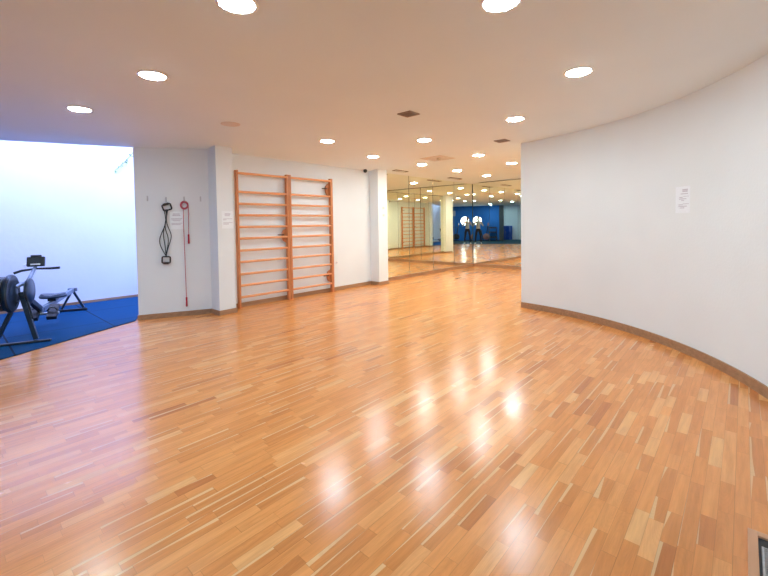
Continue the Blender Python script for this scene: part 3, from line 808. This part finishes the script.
for sg, k in ((-1,'l'),(1,'r')):
    nd.update({'hip'+k:(pp(sg*.095,0,.86),.093),'thigh'+k:(pp(sg*.125,.01,.66),.078),'knee'+k:(pp(sg*.15,.02,.47),.057),'calf'+k:(pp(sg*.165,-.01,.33),.057),
      'ankle'+k:(pp(sg*.18,-.01,.10),.04),'heel'+k:(pp(sg*.18,-.01,.05),.042),'toe'+k:(pp(sg*.21,.17,.04),.035),
      'sh'+k:(pp(sg*.19,-.01,1.385),.062),'ua'+k:(pp(sg*.26,.05,1.25),.053),'el'+k:(pp(sg*.31,.13,1.16),.045),'fa'+k:(pp(sg*.21,.23,1.30),.040),'wr'+k:(pp(sg*.105,.285,1.45),.026),'ha'+k:(pp(sg*.09,.30,1.52),.030)})
    ed += [('pelvis','hip'+k),('hip'+k,'thigh'+k),('thigh'+k,'knee'+k),('knee'+k,'calf'+k),('calf'+k,'ankle'+k),('ankle'+k,'heel'+k),('heel'+k,'toe'+k),
           ('upper','sh'+k),('sh'+k,'ua'+k),('ua'+k,'el'+k),('el'+k,'fa'+k),('fa'+k,'wr'+k),('wr'+k,'ha'+k)]
body = skin_mesh(nd, ed)
# fingers, each its own chain rooted in the palm, curled round the camera
for sg in (-1, 1):
    for i, (dz, ln) in enumerate(((.052,.85),(.03,1.),(.008,.95),(-.012,.78))):
        b0 = pp(sg*.092,.305,1.52+dz*.7)
        fn = {'a':(b0,.010),'b':(b0+fdir*.035*ln+rdir*(-sg*.008),.0095),'c':(b0+fdir*.055*ln+rdir*(-sg*.03),.0088),'d':(b0+fdir*.05*ln+rdir*(-sg*.05*ln),.0078)}
        t = skin_mesh(fn, [('a','b'),('b','c'),('c','d')], 1); merge(body, t)
    b0 = pp(sg*.085,.295,1.495)
    fn = {'a':(b0,.012),'b':(b0+rdir*(-sg*.03)-fdir*.015+V((0,0,-.005)),.011),'c':(b0+rdir*(-sg*.055)-fdir*.012+V((0,0,.008)),.009)}
    t = skin_mesh(fn, [('a','b'),('b','c')], 1); merge(body, t)
# head with face
t = B(); bmesh.ops.create_uvsphere(t, u_segments=28, v_segments=22, radius=1)
hc = pp(0,.045,1.635)
for v in t.verts:
    x, y, z = v.co
    w = .074*(1 - .18*max(0,-z)**1.5); d = .092*(1 - .10*max(0,-z))
    px_, py_, pz_ = x*w, y*d, z*.115
    if y > .2:
        nose = math.exp(-((x/.16)**2 + ((z+.12)/.22)**2)); py_ += .020*nose
        for e in (-1, 1): py_ -= .010*math.exp(-(((x-e*.42)/.17)**2 + ((z-.08)/.13)**2))
        py_ += .006*math.exp(-((x/.3)**2 + ((z+.48)/.08)**2)) - .004*math.exp(-((x/.3)**2 + ((z+.40)/.03)**2))
        py_ += .008*math.exp(-((x/.35)**2 + ((z+.85)/.2)**2))
    v.co = hc + rdir*px_ + fdir*py_ + V((0,0,pz_))
for f in t.faces: f.smooth = True
merge(body, t)
for e in (-1, 1):
    t = B(); bmesh.ops.create_uvsphere(t, u_segments=12, v_segments=8, radius=1)
    for v in t.verts: v.co = hc + rdir*(e*.075 + v.co.x*.008) + fdir*(v.co.y*.018 - .005) + V((0,0,v.co.z*.03))
    merge(body, t)
for z in (.095, .98, 1.44):
    bmesh.ops.bisect_plane(body, geom=body.verts[:]+body.edges[:]+body.faces[:], plane_co=(0,0,z), plane_no=(0,0,1))
bmesh.ops.bisect_plane(body, geom=body.verts[:]+body.edges[:]+body.faces[:], plane_co=PO+fdir*.262, plane_no=fdir)
r = person = thing('person', 'person in grey top and black trousers taking the photo, reflected twice', 'person', (PO.x,PO.y,0))
pb = obj('body', body, M['skin'], r, smooth=True)
for m_ in ('shirt','trousers','shoe','black'): pb.data.materials.append(M[m_])
for pl in pb.data.polygons:
    q = V(pl.center) + V((PO.x,PO.y,0)); rel = q - PO; z = q.z; out = abs(rel.dot(rdir)); fw2 = rel.dot(fdir)
    if z < .095: pl.material_index = 3
    elif z < .98 : pl.material_index = 2
    elif z < 1.44 and not (fw2 > .262 and z > 1.30): pl.material_index = 1
    elif z < 1.47 and out > .12 and fw2 < .2: pl.material_index = 1
# hair cap
bm = B(); bmesh.ops.create_uvsphere(bm, u_segments=28, v_segments=20, radius=1)
dead = [v for v in bm.verts if v.co.z < -.35 or (v.co.y > .35 and v.co.z < .55) or (v.co.y > .0 and v.co.z < .15)]
bmesh.ops.delete(bm, geom=dead, context='VERTS')
for v in bm.verts:
    x, y, z = v.co; v.co = hc + rdir*x*.083 + fdir*(y*.101-.004) + V((0,0,z*.125))
o = obj('hair', bm, M['hair'], r, smooth=True); sol = o.modifiers.new('thick', 'SOLIDIFY'); sol.thickness = .012
# the camera the person holds
person.scale = (1.1,1.1,1.1)
cc = PO + (pp(0,.365,1.565)-PO)*1.1
r = thing('camera', 'black camera held up to the face of the person in the mirror', 'camera', cc)
Rc = Matrix((rdir, fdir, V((0,0,1)))).transposed()
bm = B(); box(bm, (-.07,-.035,-.05), (.07,.03,.045), Rc, cc, .008); box(bm, (-.03,-.03,.045), (.03,.025,.07), Rc, cc, .006); obj('camera_body', bm, M['black'], r)
bm = B(); lathe(bm, cc+fdir*.03, fdir, [(0,.036),(.03,.038),(.07,.040),(.085,.042),(.085,.034),(.07,.03),(.068,0)], 24); obj('lens', bm, M['black'], r)

# ------------------------------------------------------------------ light
w = bpy.data.worlds.new('sky'); sc.world = w; w.use_nodes = True
bg = w.node_tree.nodes['Background']; bg.inputs[0].default_value = (.39,.485,1,1); bg.inputs[1].default_value = 4.7
ld = bpy.data.lights.new('patio_sky', 'AREA'); ld.shape = 'RECTANGLE'; ld.size = 2.9; ld.size_y = 10.2; ld.cycles.is_portal = True
lo_ = bpy.data.objects.new('patio_sky_portal', ld); COL.objects.link(lo_); lo_.location = (-1.5,-10.9,PT+.05)

# ------------------------------------------------------------------ camera
PITCH, YAW, ROLL, FPX, CY = 3.18593e-2, -7.33533e-1, -1.54157e-2, 399.97, 236.856
fw = V((math.sin(YAW)*math.cos(PITCH), math.cos(YAW)*math.cos(PITCH), -math.sin(PITCH)))
rt = V((math.cos(YAW), -math.sin(YAW), 0)); up = rt.cross(fw)
r2 = rt*math.cos(ROLL) + up*math.sin(ROLL); u2 = up*math.cos(ROLL) - rt*math.sin(ROLL)
cd = bpy.data.cameras.new('camera'); cam = bpy.data.objects.new('view_camera', cd); COL.objects.link(cam)
mw = Matrix((r2, u2, -fw)).transposed().to_4x4(); mw.translation = CAM; cam.matrix_world = mw
cd.sensor_fit = 'HORIZONTAL'; cd.sensor_width = 36; cd.lens = FPX/768*36
cd.shift_y = -(288-CY)/768; cd.clip_start = .05
sc.camera = cam
vs_ = sc.view_settings; vs_.view_transform = 'Standard'; vs_.look = 'None'; vs_.gamma = 1; vs_.use_curve_mapping = False
vs_.exposure = 1.38
sc.cycles.max_bounces = 14; sc.cycles.diffuse_bounces = 8; sc.cycles.glossy_bounces = 8
